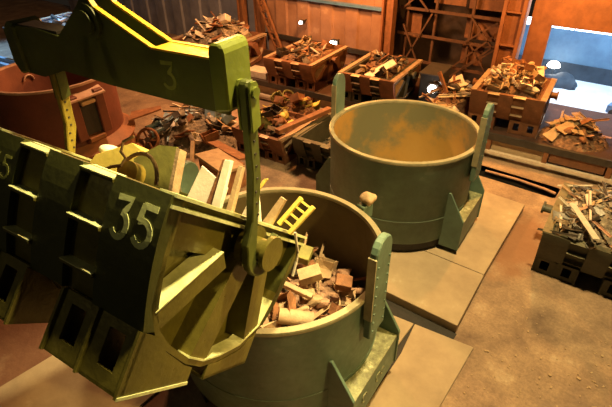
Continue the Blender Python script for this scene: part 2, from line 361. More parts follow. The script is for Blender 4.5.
# ------------------------------------------------------------------ rail wagon (transfer car) along the back
EZ = R(6.4)
t = thing('rail_wagon', 'long low rail wagon carrying the row of scrap bins', 'wagon', (-9.0, 16.0, 0), R(4))
b = bm_new(); add_box(b, (0, 2.0, .86), (23.5, 4.2, .14)); obj('deck', b, 'deck', t)
b = bm_new(); add_box(b, (0, -.14, .84), (23.5, .12, .24)); obj('side_beam', b, 'dark_steel', t)
b = bm_new(); add_box(b, (0, -.22, .28), (23.5, .16, .10)); obj('lower_flange', b, 'rail', t)
for k in range(12):
    x = -10.8 + k * 1.95
    b = bm_new(); add_box(b, (x, -.12, .5), (.16, .16, .5)); obj('post', b, 'rust', t)
    b = bm_new()
    if k % 2: add_box(b, (x + .97, -.12, .60), (1.7, .05, .42)); obj('side_panel', b, 'rust_bin', t)
    else: add_box(b, (x + .97, -.02, .48), (1.75, .04, .5)); obj('side_panel', b, 'pale_panel', t)
for x in (-9.5, -7.7, 0, 1.8, 8.5, 10.3):
    b = bm_new(); add_cyl(b, (x, .5, .33), (x, .65, .33), .3, n=24); obj('wheel', b, 'black', t, smooth=True)
b = bm_new(); add_box(b, (-9.1, 16.1, .06), (24, .10, .12), Matrix.Rotation(R(4), 3, 'Z')); tag(obj('rail', b, 'rail'), 'worn steel rail along the front of the bin wagon', 'rail')

# ------------------------------------------------------------------ scrap bins and the tilted trough (one construction)
BL, BW, BH = 2.65, 2.69, 1.77
UPROF = [(.12, 0), (.17, .5), (.25, .95), (.43, 1.21), (.65, 1.37), (1.04, 1.545), (1.33, 1.61), (1.62, 1.58), (2.0, 1.48), (2.33, 1.24), (2.45, .9), (2.58, .5), (2.66, 0)]
FPROF = [(.27 * (k / 8) ** 1.8, 1.18 * k / 8) for k in range(9)]
def offset(prof, d):
    out = []
    for i, (a, p) in enumerate(prof):
        x0 = prof[max(i - 1, 0)]; x1 = prof[min(i + 1, len(prof) - 1)]
        dx, dy = x1[0] - x0[0], x1[1] - x0[1]; L = math.hypot(dx, dy)
        out.append((a - dy / L * d * -1, p + dx / L * d * -1))
    return out
def LP(l, a, p): return Vector((BL / 2 - l, a - BW / 2, BH - p))
def face_a(p):
    for (a0, p0), (a1, p1) in zip(FPROF, FPROF[1:]):
        if p <= p1: return a0 + (a1 - a0) * (p - p0) / (p1 - p0)
    return FPROF[-1][0]
def strip(b, prof, d, l0, l1):
    """profile thickened inwards by d, extruded l0..l1 as quads"""
    q = offset(prof, d)
    for (A, B, C2, D) in zip(prof, prof[1:], q[1:], q):
        add_poly_prism(b, [LP(l0, *A), LP(l0, *B), LP(l0, *C2), LP(l0, *D)], LP(l1, 0, 0) - LP(l0, 0, 0))
BANDS = ((0, .66), (1.10, 1.60), (2.02, 2.65))
def make_bin(name, label, cat, matrix, mp, mb, me, group=None, detailed=True):
    t = thing(name, label, cat, matrix=matrix, group=group)
    b = bm_new(); strip(b, UPROF, .05, .05, BL - .05); obj('shell', b, mp, t)
    for l0, l1 in BANDS:
        b = bm_new()
        poly = [LP(l0, a, p) for a, p in FPROF] + [LP(l0, a + .16, p) for a, p in FPROF[::-1]]
        # curved strap in quads
        for (A, B2) in zip(FPROF, FPROF[1:]):
            add_poly_prism(b, [LP(l0, *A), LP(l0, *B2), LP(l0, B2[0] + .16, B2[1]), LP(l0, A[0] + .16, A[1])], LP(l1, 0, 0) - LP(l0, 0, 0))
        obj('band', b, mb, t)
        b = bm_new()
        BP = [(2.69, 0), (2.62, .45), (2.52, .9), (2.38, 1.2)]
        for (A, B2) in zip(BP, BP[1:]):
            add_poly_prism(b, [LP(l0, *A), LP(l0, *B2), LP(l0, B2[0] - .12, B2[1]), LP(l0, A[0] - .12, A[1])], LP(l1, 0, 0) - LP(l0, 0, 0))
        obj('band', b, mb, t)
    for (g0, g1) in ((.66, 1.10), (1.60, 2.02)):
        b = bm_new()
        for (A, B2) in zip(FPROF, FPROF[1:]):
            add_poly_prism(b, [LP(g0, A[0] + .075, A[1]), LP(g0, B2[0] + .075, B2[1]), LP(g0, B2[0] + .11, B2[1]), LP(g0, A[0] + .11, A[1])], LP(g1, 0, 0) - LP(g0, 0, 0))
        obj('face_panel', b, mp, t)
        for p in (.0, .44, .86):
            b = bm_new(); a = face_a(p)
            add_poly_prism(b, [LP(g0, a - .02, p + .055), LP(g0, a - .01, p + .08), LP(g0, a + .12, p + .08), LP(g0, a + .12, p)], LP(g1, 0, 0) - LP(g0, 0, 0))
            s = obj('stringer', b, mp, t)
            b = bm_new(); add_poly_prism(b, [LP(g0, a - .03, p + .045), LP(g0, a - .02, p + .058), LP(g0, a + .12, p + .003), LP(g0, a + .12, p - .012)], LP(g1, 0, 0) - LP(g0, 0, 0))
            obj('worn_lit_edge', b, me, s)
    # ends
    for e, (l0, sg) in enumerate(((0, 1), (BL, -1))):
        b = bm_new(); add_poly_prism(b, [LP(l0 + sg * .27, a, p) for a, p in UPROF], LP(.03 * sg, 0, 0) - LP(0, 0, 0)); obj('end_plate', b, mp, t)
        b = bm_new(); strip(b, UPROF, .06, l0, l0 + sg * .30); fl = obj('end_flange', b, mp, t)
        b = bm_new(); strip(b, offset(UPROF, .062)[5:11], .02, l0 - sg * .01, l0 + sg * .16); obj('worn_lit_edge', b, me, fl)  # pale strip painting the lit inside of the flange, over worn steel
        b = bm_new()
        add_poly_prism(b, [LP(l0 + sg * .13, .05, .02), LP(l0 + sg * .13, 2.66, .02), LP(l0 + sg * .13, 2.62, .46), LP(l0 + sg * .13, .12, .46)], LP(.13 * sg, 0, 0) - LP(0, 0, 0))
        tb = obj('top_beam', b, mp, t)
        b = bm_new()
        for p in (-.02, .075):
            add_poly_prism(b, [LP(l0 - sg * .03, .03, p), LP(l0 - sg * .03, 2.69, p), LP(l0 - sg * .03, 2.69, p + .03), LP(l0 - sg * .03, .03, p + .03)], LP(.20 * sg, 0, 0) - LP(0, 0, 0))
        obj('worn_lit_edge', b, me, tb)
        # radiating gussets
        for (A, B2, w) in (((1.06, .46), (.40, 1.08), .20), ((1.45, .42), (1.22, 1.54), .30), ((1.85, .46), (2.16, 1.34), .26)):
            b = bm_new(); A = Vector(A); B2 = Vector(B2); d = (B2 - A).normalized(); n = Vector((-d.y, d.x)) * w / 2
            add_poly_prism(b, [LP(l0 - sg * .0, *(A + n)), LP(l0 - sg * .0, *(B2 + n)), LP(l0 - sg * .0, *(B2 - n)), LP(l0 - sg * .0, *(A - n))], LP(.27 * sg, 0, 0) - LP(0, 0, 0))
            gs = obj('gusset', b, mp, t)
            if w == .20:
                b = bm_new(); nn = n * 1.0; add_poly_prism(b, [LP(l0 - sg * .005, *(A + n)), LP(l0 - sg * .005, *(B2 + n)), LP(l0 - sg * .005, *(B2 + n * 1.12)), LP(l0 - sg * .005, *(A + n * 1.12))], LP(.25 * sg, 0, 0) - LP(0, 0, 0)); obj('worn_lit_edge', b, me, gs)  # pale strip painting the lit upper face of the gusset, over worn steel
        b = bm_new(); add_cyl(b, LP(l0 + sg * .1, 1.45, .26), LP(l0 - sg * .26, 1.45, .26), .13, n=24); add_cyl(b, LP(l0 - sg * .23, 1.45, .26), LP(l0 - sg * .285, 1.45, .26), .19, n=32); add_cyl(b, LP(l0 + sg * .05, 1.45, .26), LP(l0 - sg * .035, 1.45, .26), .24, n=32)
        obj('trunnion', b, mp, t, smooth=True)
    # feet: front ones carry two window openings each
    for (l0, l1) in ((0, 1.05), (1.60, 2.65)):
        b = bm_new(); a0, a1, p0, p1 = .27, .31, 1.17, 1.77
        m = (l0 + l1) / 2
        for (s0, s1) in ((l0, m), (m, l1)):
            c0, c1 = s0 + .16, s1 - .16
            for (x0, x1, q0, q1) in ((s0, s1, p0, p0 + .1), (s0, s1, p1 - .16, p1), (s0, c0, p0 + .1, p1 - .16), (c1, s1, p0 + .1, p1 - .16)):
                add_poly_prism(b, [LP(x0, a0, q0), LP(x0, a0, q1), LP(x0, a1, q1), LP(x0, a1, q0)], LP(x1, 0, 0) - LP(x0, 0, 0))
        for x in (l0 + .0, m, l1 - .03):
            add_poly_prism(b, [LP(x, .235, 1.17), LP(x, .45, 1.22), LP(x, .67, 1.385), LP(x, 1.04, 1.56), LP(x, 1.18, 1.60), LP(x, 1.18, 1.77), LP(x, .235, 1.77)], LP(.03, 0, 0) - LP(0, 0, 0))
        add_poly_prism(b, [LP(l0, .27, 1.74), LP(l0, 1.18, 1.74), LP(l0, 1.18, 1.77), LP(l0, .27, 1.77)], LP(l1, 0, 0) - LP(l0, 0, 0))
        ft = obj('foot', b, mp, t)
        if l0 == 0:
            b = bm_new(); add_poly_prism(b, [LP(-.012, .24, 1.745), LP(-.012, 1.18, 1.745), LP(-.012, 1.18, 1.775), LP(-.012, .24, 1.775)], LP(.02, 0, 0) - LP(0, 0, 0)); obj('worn_lit_edge', b, me, ft)
        b = bm_new()
        for x in (l0, l1 - .03):
            add_poly_prism(b, [LP(x, 1.46, 1.605), LP(x, 1.64, 1.59), LP(x, 2.02, 1.49), LP(x, 2.27, 1.30), LP(x, 2.27, 1.68), LP(x, 1.46, 1.77)], LP(.03, 0, 0) - LP(0, 0, 0))
        add_poly_prism(b, [LP(l0, 1.46, 1.74), LP(l0, 2.27, 1.65), LP(l0, 2.27, 1.68), LP(l0, 1.46, 1.77)], LP(l1, 0, 0) - LP(l0, 0, 0))
        obj('foot', b, mp, t)
    return t

# tilted trough 35
tN = Vector((-2.7876, 1.7848, 6.376)); tu = Vector((-.9936, -.113, 0)).normalized(); tw = Vector((-.0837, .7363, -.6715)).normalized()
td = Vector((.0759, -.6672, -.7410)).normalized()
org = tN + tu * BL / 2 + tw * BW / 2 + td * BH
TM = Matrix((( -tu.x, tw.x, -td.x, org.x), (-tu.y, tw.y, -td.y, org.y), (-tu.z, tw.z, -td.z, org.z), (0, 0, 0, 1)))
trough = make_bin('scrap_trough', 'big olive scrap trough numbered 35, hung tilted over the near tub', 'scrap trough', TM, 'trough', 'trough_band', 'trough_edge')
def TW(l, a, p): return tN + tu * l + tw * a + td * p

# painted figures: strokes on the band surface, x right, y up in metres
def stroke(b, pts, w, place):
    pts = [Vector(p) for p in pts]
    L = []; Rr = []
    for i, p in enumerate(pts):
        d = (pts[min(i + 1, len(pts) - 1)] - pts[max(i - 1, 0)]).normalized(); n = Vector((-d.y, d.x)) * w / 2
        L.append(p + n); Rr.append(p - n)
    for i in range(len(pts) - 1):
        q = [L[i], L[i + 1], Rr[i + 1], Rr[i]]
        lo = [b.verts.new(place(v.x, v.y, .002)) for v in q]; hi = [b.verts.new(place(v.x, v.y, .008)) for v in q]
        b.faces.new(hi); b.faces.new(lo[::-1])
        for k in range(4): b.faces.new((lo[k], lo[(k + 1) % 4], hi[(k + 1) % 4], hi[k]))
def arc(cx, cy, rx, ry, a0, a1, n=12): return [(cx + rx * math.cos(R(a0 + (a1 - a0) * i / n)), cy + ry * math.sin(R(a0 + (a1 - a0) * i / n))) for i in range(n + 1)]
def digit3(x, y, h, w): return [[(x, y + h * .93), (x + w * .8, y + h * .97), (x + w * .62, y + h * .72), (x + w * .5, y + h * .60)], [(x + w * .38, y + h * .60)] + arc(x + w * .38, y + h * .30, w * .42, h * .30, 70, -150)]
def digit5(x, y, h, w): return [[(x + w * .98, y + h * .95), (x + w * .22, y + h * .95)], [(x + w * .26, y + h * .98), (x + w * .16, y + h * .56)], [(x + w * .14, y + h * .56)] + arc(x + w * .42, y + h * .31, w * .46, h * .29, 120, -150)]
def paint_35(l_left, p_bot, h, w, gap, sw, m, parent):
    def place(x, y, d):
        p = p_bot - y; a = face_a(p)
        return LP(l_left - x, a - d, p)
    b = bm_new()
    for s in digit3(0, 0, h, w): stroke(b, s, sw, place)
    for s in digit5(w + gap, 0, h, w): stroke(b, s, sw, place)
    o = obj('painted_number', b, m, parent); return o
bands = [c for c in trough.children if c.name.startswith('band')]
o = paint_35(.54, .50, .36, .21, .05, .055, 'number', bands[0]); o['label'] = 'pale green painted number 35'
o = paint_35(2.43, .45, .24, .14, .05, .028, 'number_dim', bands[4]); o['label'] = 'small faded painted number 35'

# upright bins
def binm(cx, cy, z, sx, sy, sz, rz=EZ):
    return Matrix.Translation((cx, cy, z)) @ Matrix.Rotation(rz, 4, 'Z') @ Matrix.Diagonal((sx, sy, sz, 1))
BINS = {}
def bin_at(key, label, fx, fy, z, wid, dep, h, mp, mb, rz=EZ):
    """fx,fy = middle of the front rim"""
    n = Vector((-math.sin(rz), math.cos(rz))) * dep / 2
    cx, cy = fx + n.x, fy + n.y
    BINS[key] = (cx, cy, z, wid, dep, h, rz)
    return make_bin('scrap_bin', label, 'scrap bin', binm(cx, cy, z, wid / BL, dep / BW, h / BH, rz), mp, mb, 'dark_edge' if key in 'RM' else 'bin_edge', 'scrap bins')
bin_at('A', 'rust-brown scrap bin on the wagon below the round wall lamp', -13.05, 15.25, .93, 2.5, 3.4, 1.27, 'rust_bin', 'rust_bin')
bin_at('B', 'brown scrap bin on the wagon just behind the left ear of the far green tub', -9.25, 15.55, .93, 2.4, 3.2, 1.27, 'dark_bin', 'rust_bin')
bin_at('C', 'orange-lit scrap bin full of coils beside the bright yard opening', -4.0, 16.35, .93, 2.45, 2.6, 1.45, 'rust_bin', 'rust_bin')
bin_at('R', 'dark green scrap bin on the floor at the right edge', .30, 10.58, 0, 2.6, 2.75, 1.42, 'dark_bin', 'dark_bin', R(3))
bin_at('M', 'dark open scrap bin with a nearly empty inside, tight behind the far green tub', -8.45, 11.25, 0, 2.0, 2.9, 1.25, 'dark_bin', 'dark_bin', R(4))
bin_at('D', 'rusty scrap bin heaped with olive and yellow scrap behind the hanging hook', -10.95, 10.9, 0, 2.3, 2.4, 1.05, 'rust_bin', 'rust_bin', R(4))
bin_at('E', 'scrap bin mostly hidden behind the green crane beam, heaped with pale scrap', -18.4, 14.8, .93, 3.7, 3.3, 1.27, 'rust_bin', 'rust_bin')
bin_at('F', 'bluish bin of pale rubble in the dark bay at the upper left', -29.2, 11.6, 0, 4.4, 4.6, 1.9, 'blue_dark', 'blue_dark', R(8))

# ------------------------------------------------------------------ green tubs
def make_tub(label, cx, cy, zb, ang, marks):
    t = thing('charging_tub', label, 'scrap tub', (cx, cy, 0), ang, 'green charging tubs')
    rim, bot = 3.05, .55
    b = bm_new(); add_lathe(b, [(1.90, bot), (1.96, bot + .12), (1.965, 2.9), (2.0, 3.0), (2.0, 3.0), (1.90, 3.0), (1.90, .8), (1.9, bot)], n=128)
    for f in b.faces: pass
    obj('shell', b, 'tub_green', t, smooth=True)
    b = bm_new(); add_lathe(b, [(.01, .75), (1.60, .75), (1.78, .82), (1.87, 1.0), (1.885, 2.97), (1.899, 2.97), (1.899, .7), (.01, .7)], n=128); obj('lining', b, 'tub_inner_shaded' if marks else 'tub_inner', t, smooth=True)
    b = bm_new(); add_lathe(b, [(1.89, 2.98), (2.012, 2.98), (2.018, 3.02), (2.005, 3.055), (1.90, 3.055), (1.885, 3.02)], n=128); obj('rim', b, 'tub_rim', t, smooth=True)
    b = bm_new(); add_lathe(b, [(1.955, 1.30), (1.969, 1.305), (1.969, 1.315), (1.955, 1.32)], n=128); obj('weld_seam', b, 'tub_green', t)
    b = bm_new(); add_lathe(b, [(1.7, .3), (1.86, .3), (1.9, .56), (1.7, .56)], n=64); obj('base_ring', b, 'black', t, smooth=True)
    for k in range(8):
        a = PI / 8 + k * PI / 4
        b = bm_new(); add_box(b, (1.6 * math.cos(a), 1.6 * math.sin(a), zb + (.56 - zb) / 2), (.5, .3, .56 - zb), Matrix.Rotation(a, 3, 'Z')); obj('support_block', b, 'dark_steel', t)
    for s in (1, -1):
        # lifting ear: upright plate with rounded top, outside the wall
        b = bm_new(); w = .27
        prof = [(-w, 2.15), (w, 2.15), (w, 3.85)] + [(w * math.cos(R(x)), 3.87 + .30 * math.sin(R(x))) for x in range(0, 181, 20)] + [(-w, 3.85)]
        add_poly_prism(b, [(s * 1.99, y, z) for y, z in prof], (s * .13, 0, 0))
        ear = obj('lifting_ear', b, 'tub_green', t, bevel=.02)
        if s == 1:
            for z in [2.3 + .2 * k for k in range(8)]:
                for y in (-.19, .19): b = bm_new(); add_cyl(b, (s * 2.115, y, z), (s * 2.135, y, z), .022, n=8); obj('rivet', b, 'tub_green', ear)
        b = bm_new(); add_bar(b, (s * 2.05, -w, 2.6), (s * 2.05, -w, 3.9), .03, .14, (1, 0, 0)); obj('worn_lit_edge', b, 'tub_rim', ear)
        # bracket shelf: flat chord box against the round wall, two gussets
        arcp = [(s * 1.955 * math.cos(R(x)), 1.955 * math.sin(R(x))) for x in range(-27, 28, 3)]
        poly = [(s * 2.2, -.90), (s * 2.2, .90)] + [p for p in arcp[::-1]]
        b = bm_new(); add_poly_prism(b, [(x, y, .40) for x, y in poly], (0, 0, .76)); sh = obj('bracket_box', b, 'tub_green', t)
        b = bm_new(); add_poly_prism(b, [(x, y, 1.16) for x, y in poly], (0, 0, .04)); obj('bracket_top', b, 'ped_top', sh)
        for y in (-.9, .9):
            b = bm_new(); add_poly_prism(b, [(s * 1.70, y - .03, .40), (s * 2.23, y - .03, .40), (s * 2.23, y - .03, 1.30), (s * 1.79, y - .03, 2.05), (s * 1.70, y - .03, 2.05)], (0, .06, 0)); obj('gusset', b, 'tub_green', t, bevel=.008)
        if s == 1 and marks:
            b = bm_new()
            for (y, z, r) in ((-.45, .85, .09), (.1, .8, .09), (.28, .8, .07)):
                add_tube(b, [(2.205, y + r * math.cos(a * PI / 6), z + r * 1.2 * math.sin(a * PI / 6)) for a in range(10)], .012, 5)
            obj('chalk_marks', b, 'ped_top', sh)
    return t
tub1 = make_tub('green steel tub in front, receiving scrap from the tilted trough', -4.5, 4.75, 0, R(4), True)
tub2 = make_tub('green steel tub farther back, empty inside', -5.01, 10.62, .25, R(4), False)
# lug with knob on the far rim of the near tub
b = bm_new()
lx, ly = -4.5 + 2.08 * math.cos(R(72)), 4.75 + 2.08 * math.sin(R(72))
bmesh.ops.create_icosphere(b, subdivisions=3, radius=.16)
for v in b.verts:
    v.co *= 1 + .22 * math.sin(17 * v.co.x + 2) * math.cos(21 * v.co.y) + .15 * math.sin(25 * v.co.z)
    v.co += Vector((-4.5 - 4.5 * 0, 0, 0)) * 0
for v in b.verts: v.co += Vector((lx + .02, ly + .12, 3.2))
k = obj('slag_knob', b, 's_tan', smooth=True)
mw = tub1.matrix_basis.copy(); k.parent = tub1; k.matrix_parent_inverse = mw.inverted()
b = bm_new(); add_box(b, (lx, ly + .06, 2.98), (.26, .22, .3), Matrix.Rotation(R(72), 3, 'Z')); k = obj('rim_lug', b, 'tub_green', bevel=.02); k.parent = tub1; k.matrix_parent_inverse = mw.inverted()

# ------------------------------------------------------------------ red tub at the left
t = thing('slag_pot', 'red oxide round tub on a flared stand at the left', 'scrap tub', (-16.52, 6.87, 0), R(3))
b = bm_new(); add_lathe(b, [(1.85, 1.15), (1.97, 1.3), (2.0, 3.3), (1.93, 3.3), (1.9, 1.3), (1.8, 1.15)], n=96); obj('shell', b, 'red_tub', t, smooth=True)
b = bm_new(); add_lathe(b, [(.01, 1.3), (1.7, 1.3), (1.88, 1.45), (1.925, 3.28), (1.932, 3.28), (1.932, 1.2), (.01, 1.2)], n=96); obj('lining', b, 'red_inner', t, smooth=True)
b = bm_new(); add_lathe(b, [(1.92, 3.29), (2.02, 3.29), (2.02, 3.36), (1.92, 3.36)], n=96); obj('rim', b, 'red_rim', t, smooth=True)
b = bm_new(); add_lathe(b, [(1.9, 1.05), (2.3, .95), (2.34, 1.05), (2.0, 1.32), (1.9, 1.32)], n=96); obj('flared_ring', b, 'orange_steel', t, smooth=True)
b = bm_new(); add_lathe(b, [(1.9, .35), (2.22, .35), (2.22, 1.0), (1.9, 1.0)], n=96); obj('stand', b, 'rust', t, smooth=True)
b = bm_new(); add_lathe(b, [(1.9, 0), (2.45, 0), (2.5, .12), (2.3, .4), (1.9, .4)], n=96); obj('base', b, 'orange_steel', t, smooth=True)
# bracket pocket facing the camera side
for y in (-.62, .30):
    b = bm_new(); add_box(b, (2.06, y, 2.35), (.30, .34, 1.5)); obj('bracket_cheek', b, 'red_tub', t, bevel=.03)
b = bm_new(); add_poly_prism(b, [(1.95, -.82, 3.05), (2.28, -.82, 2.95), (2.28, .5, 2.95), (1.95, .5, 3.1)], (0, 0, .05)); obj('bracket_top', b, 'red_rim', t)
b = bm_new(); add_box(b, (2.02, -.16, 2.2), (.2, .58, 1.0)); obj('pocket', b, 'black', t)
b = bm_new(); add_box(b, (2.14, -.16, 2.80), (.24, .5, .12)); obj('pocket_pin', b, 's_tan', t, bevel=.02)
b = bm_new(); add_box(b, (2.14, -.16, 1.55), (.24, .6, .16)); obj('pocket_ledge', b, 'rust', t, bevel=.02)
b = bm_new(); add_tube(b, [(-1.85, .1 + .18 * math.cos(a * PI / 8), 2.7 + .18 * math.sin(a * PI / 8)) for a in range(9)], .03, 6); obj('inner_loop', b, 'red_rim', t)
b = bm_new(); add_poly_prism(b, [(1.0, 2.1, 1.35), (1.5, 3.1, 1.35), (1.75, 2.9, 1.35), (1.6, 1.5, 1.35)], (0, 0, .06)); obj('spout_tongue', b, 'rust', t)

# ------------------------------------------------------------------ crane spreader beam with two hooks
bu = tu; bn = Vector((.113, -.9936, 0)); P0 = Vector((-2.74, 2.65, 0))
# beam frame: s metres along the beam from the near end, d metres behind the front plate, z height
def BP_(s, d, z): return Vector((P0.x, P0.y, 0)) + bu * s * .93 - bn * d * .93 + Vector((0, 0, 8.4 - (8.4 - z) * .93))
t = thing('lifting_beam', 'big olive crane spreader beam marked 3 across the top left', 'crane beam', tuple(BP_(1.9, .15, 6.6)))
TB = Matrix.Translation(BP_(1.9, .15, 6.6)).inverted()
def beam_part(name, b, m, parent=t, **k):
    bmesh.ops.transform(b, matrix=TB, verts=b.verts)
    return obj(name, b, m, parent, **k)
outline = [(.22, 6.60), (.22, 7.12), (1.13, 7.11), (1.88, 7.42), (1.96, 7.52), (2.06, 7.52), (2.16, 7.42), (2.66, 7.04), (3.10, 7.08), (3.55, 7.06), (3.66, 6.9), (3.60, 6.48), (3.2, 6.48), (2.75, 6.63), (1.9, 6.60)]
for d, nm in ((0, 'front_plate'), (.25, 'rear_plate')):
    b = bm_new(); add_poly_prism(b, [BP_(s, d, z) for s, z in outline], -bn * .035); pl = beam_part(nm, b, 'beam')
    b = bm_new()
    for (A, B2) in zip(outline[1:5], outline[2:6]): add_bar(b, BP_(A[0], d + .017, A[1] + .006), BP_(B2[0], d + .017, B2[1] + .006), .05, .02)
    beam_part('worn_lit_edge', b, 'lit_mustard', pl)  # lamplight painted along the plate's top edge
    if d == 0:
        b = bm_new()
        def place(x, y, dd): return BP_(1.04 - x, -dd, 6.74 + y)
        for s in digit3(0, 0, .27, .20): stroke(b, s, .04, place)
        o = beam_part('painted_number', b, 'number_dim', pl); o['label'] = 'faded painted figure 3'
        b = bm_new(); add_cyl(b, BP_(2.0, -.04, 7.28), BP_(2.0, .0, 7.28), .17, n=40); add_cyl(b, BP_(2.0, -.08, 7.28), BP_(2.0, -.03, 7.28), .11, n=32); beam_part('hub', b, 'beam', pl, smooth=True)
        b = bm_new(); add_poly_prism(b, [BP_(1.72, -.0, 6.66), BP_(1.88, -.0, 6.66), BP_(1.94, -.0, 7.10), BP_(1.84, -.0, 7.14)], bn * -.03); add_poly_prism(b, [BP_(2.16, -.0, 6.66), BP_(2.32, -.0, 6.66), BP_(2.20, -.0, 7.14), BP_(2.1, -.0, 7.10)], bn * -.03); beam_part('stiffener', b, 'beam', pl)
b = bm_new(); add_poly_prism(b, [BP_(.24, .03, 7.09), BP_(1.12, .03, 7.09), BP_(1.12, .26, 7.09), BP_(.24, .26, 7.09)], (0, 0, .03)); beam_part('top_flange', b, 'lit_mustard')
b = bm_new(); add_poly_prism(b, [BP_(.24, .03, 6.61), BP_(3.5, .03, 6.61), BP_(3.5, .26, 6.61), BP_(.24, .26, 6.61)], (0, 0, .03)); beam_part('bottom_flange', b, 'beam')
b = bm_new(); add_poly_prism(b, [BP_(2.72, .03, 7.05), BP_(3.5, .03, 7.05), BP_(3.5, .26, 7.05), BP_(2.72, .26, 7.05)], (0, 0, .03)); beam_part('top_flange', b, 'dark_steel')
# rounded end block at the near end
b = bm_new(); prof = [(.36, 6.62), (.36, 7.18), (.34, 7.25), (.31, 7.28), (.22, 7.285), (.19, 7.26), (.17, 7.2), (.17, 6.66)]
add_poly_prism(b, [BP_(s, -.05, z) for s, z in prof], -bn * .36); beam_part('end_block', b, 'beam_lit', bevel=.025)
b = bm_new(); prof = [(3.5, 6.5), (3.5, 7.08), (3.62, 7.12), (3.74, 7.02), (3.76, 6.6), (3.66, 6.45)]
add_poly_prism(b, [BP_(s, -.04, z) for s, z in prof], -bn * .38); beam_part('end_block', b, 'beam', bevel=.025)
# hooks (each swings on its pin: a thing of its own)
def hook(label, top, bot, m, mb, wide):
    t = thing('lifting_hook', label, 'hook', tuple(bot), 0, None)
    top = Vector(top); bot = Vector(bot); o = bot
    ax = -bu                                    # plate thickness runs along the beam
    fwd = Vector((-bu.y, bu.x, 0)); fwd = fwd if fwd.y > 0 else -fwd
    d = (top - bot); L = d.length; d.normalize()
    sd = d.cross(ax).normalized()
    if sd.y > 0: sd = -sd                       # towards the camera side
    prof = [(-.13, .28), (-.10, 1.1), (-.10, 1)]
    # plate outline in (side, up): shank, then a J curling under the trunnion
    sh = [(.10, L + .08), (.05, L + .14), (-.05, L + .14), (-.10, L + .08), (-.10, L - .3), (-.11, .34), (-.10, .26)]
    inner = [(.145 * math.cos(R(a)), .145 * math.sin(R(a))) for a in range(120, -1, -20)]
    # J: outer side on the camera side
    out = [(.07, L + .06), (.075, L * .55), (.15, .45), (.265, .22)] + [(.285 * math.cos(R(a)), .285 * math.sin(R(a))) for a in range(20, -161, -20)] + [(-.27, .06), (-.15, .03)] + [(.15 * math.cos(R(a)), .15 * math.sin(R(a))) for a in range(-170, 31, 20)] + [(.06, .40), (-.05, L * .5), (-.07, L + .06), (-.04, L + .1), (.04, L + .1)]
    b = bm_new(); add_poly_prism(b, [sd * x + d * y - ax * wide / 2 for x, y in out], ax * wide); obj('shank', b, m, t, bevel=.012)
    for k in range(9):
        y = .5 + k * (L - .7) / 8
        x = .05 if y > L * .5 else .09
        b = bm_new(); add_cyl(b, sd * (x - .03) + d * y - ax * (wide / 2 + .010), sd * (x - .03) + d * y + ax * (wide / 2 + .010), .013, n=8)
        obj('rivet', b, 'dark_steel', t)
    b = bm_new(); add_cyl(b, d * L - ax * (wide / 2 + .06), d * L + ax * (wide / 2 + .06), .05, n=24); obj('pin', b, mb, t, smooth=True)
    b = bm_new(); add_poly_prism(b, [sd * x + d * y + ax * (wide / 2 + .01) for x, y in ((.06, L - .36), (.06, L + .05), (.035, L + .09), (-.035, L + .09), (-.06, L + .05), (-.06, L - .32))], ax * .025); add_poly_prism(b, [sd * x + d * y - ax * (wide / 2 + .035) for x, y in ((.06, L - .36), (.06, L + .05), (.035, L + .09), (-.035, L + .09), (-.06, L + .05), (-.06, L - .32))], ax * .025); obj('cheek_plate', b, mb, t)
    return t
tr_n = TW(-.135, 1.45, .26); tr_f = TW(BL + .135, 1.45, .26)
hook('olive riveted hook hanging from the bright beam end onto the near trunnion of the trough', BP_(.08, .13, 6.83), tr_n, 'beam', 'beam_lit', .09)
hook('yellow riveted hook hanging from the dark far beam end behind the trough', BP_(3.14, .13, 6.56), tr_f, 'link_yellow', 'beam', .08)

# ------------------------------------------------------------------ scrap
rng = random.Random(35)
def v_plate(seed):
    r = random.Random(seed); b = bm_new(); n = 7
    w, h = .5, .34; bend = r.uniform(-.5, .5); cut = r.uniform(0, .18)
    top = []; 
    def pt(i, j, z): 
        x = (i / n - .5) * w; y = (j - .5) * (h - cut * i / n) + r.uniform(-.012, .012)
        return Vector((x, y, bend * x * x * 1.4 + .04 * math.sin(6 * x + seed) + z))
    g0 = [[b.verts.new(pt(i, j, 0)) for j in (0, 1)] for i in range(n + 1)]
    g1 = [[b.verts.new(v.co + Vector((0, 0, .014))) for v in row] for row in g0]
    for i in range(n):
        b.faces.new((g1[i][0], g1[i + 1][0], g1[i + 1][1], g1[i][1])); b.faces.new((g0[i][0], g0[i][1], g0[i + 1][1], g0[i + 1][0]))
        b.faces.new((g0[i][0], g0[i + 1][0], g1[i + 1][0], g1[i][0])); b.faces.new((g0[i][1], g1[i][1], g1[i + 1][1], g0[i + 1][1]))
    b.faces.new((g0[0][0], g1[0][0], g1[0][1], g0[0][1])); b.faces.new((g0[n][0], g0[n][1], g1[n][1], g1[n][0]))
    return b
def v_bar(seed):
    r = random.Random(seed); b = bm_new(); L = r.uniform(.8, 1.15); k = r.uniform(-.05, .05)
    add_bar(b, (-L / 2, 0, 0), (0, k, .0), .05, .012); add_bar(b, (0, k, 0), (L / 2, 0, 0), .05, .012)
    add_bar(b, (-L / 2, .022, .022), (0, k + .022, .022), .012, .05); add_bar(b, (0, k + .022, .022), (L / 2, .022, .022), .012, .05)
    return b
def v_pipe(seed):
    r = random.Random(seed); b = bm_new(); L = r.uniform(.45, .8); q = r.uniform(.035, .06)
    prof = [(q, -L / 2), (q, L / 2), (q * .78, L / 2), (q * .78, -L / 2)]
    add_lathe(b, prof, n=14); bmesh.ops.rotate(b, verts=b.verts, cent=(0, 0, 0), matrix=Matrix.Rotation(PI / 2, 3, 'Y')); return b
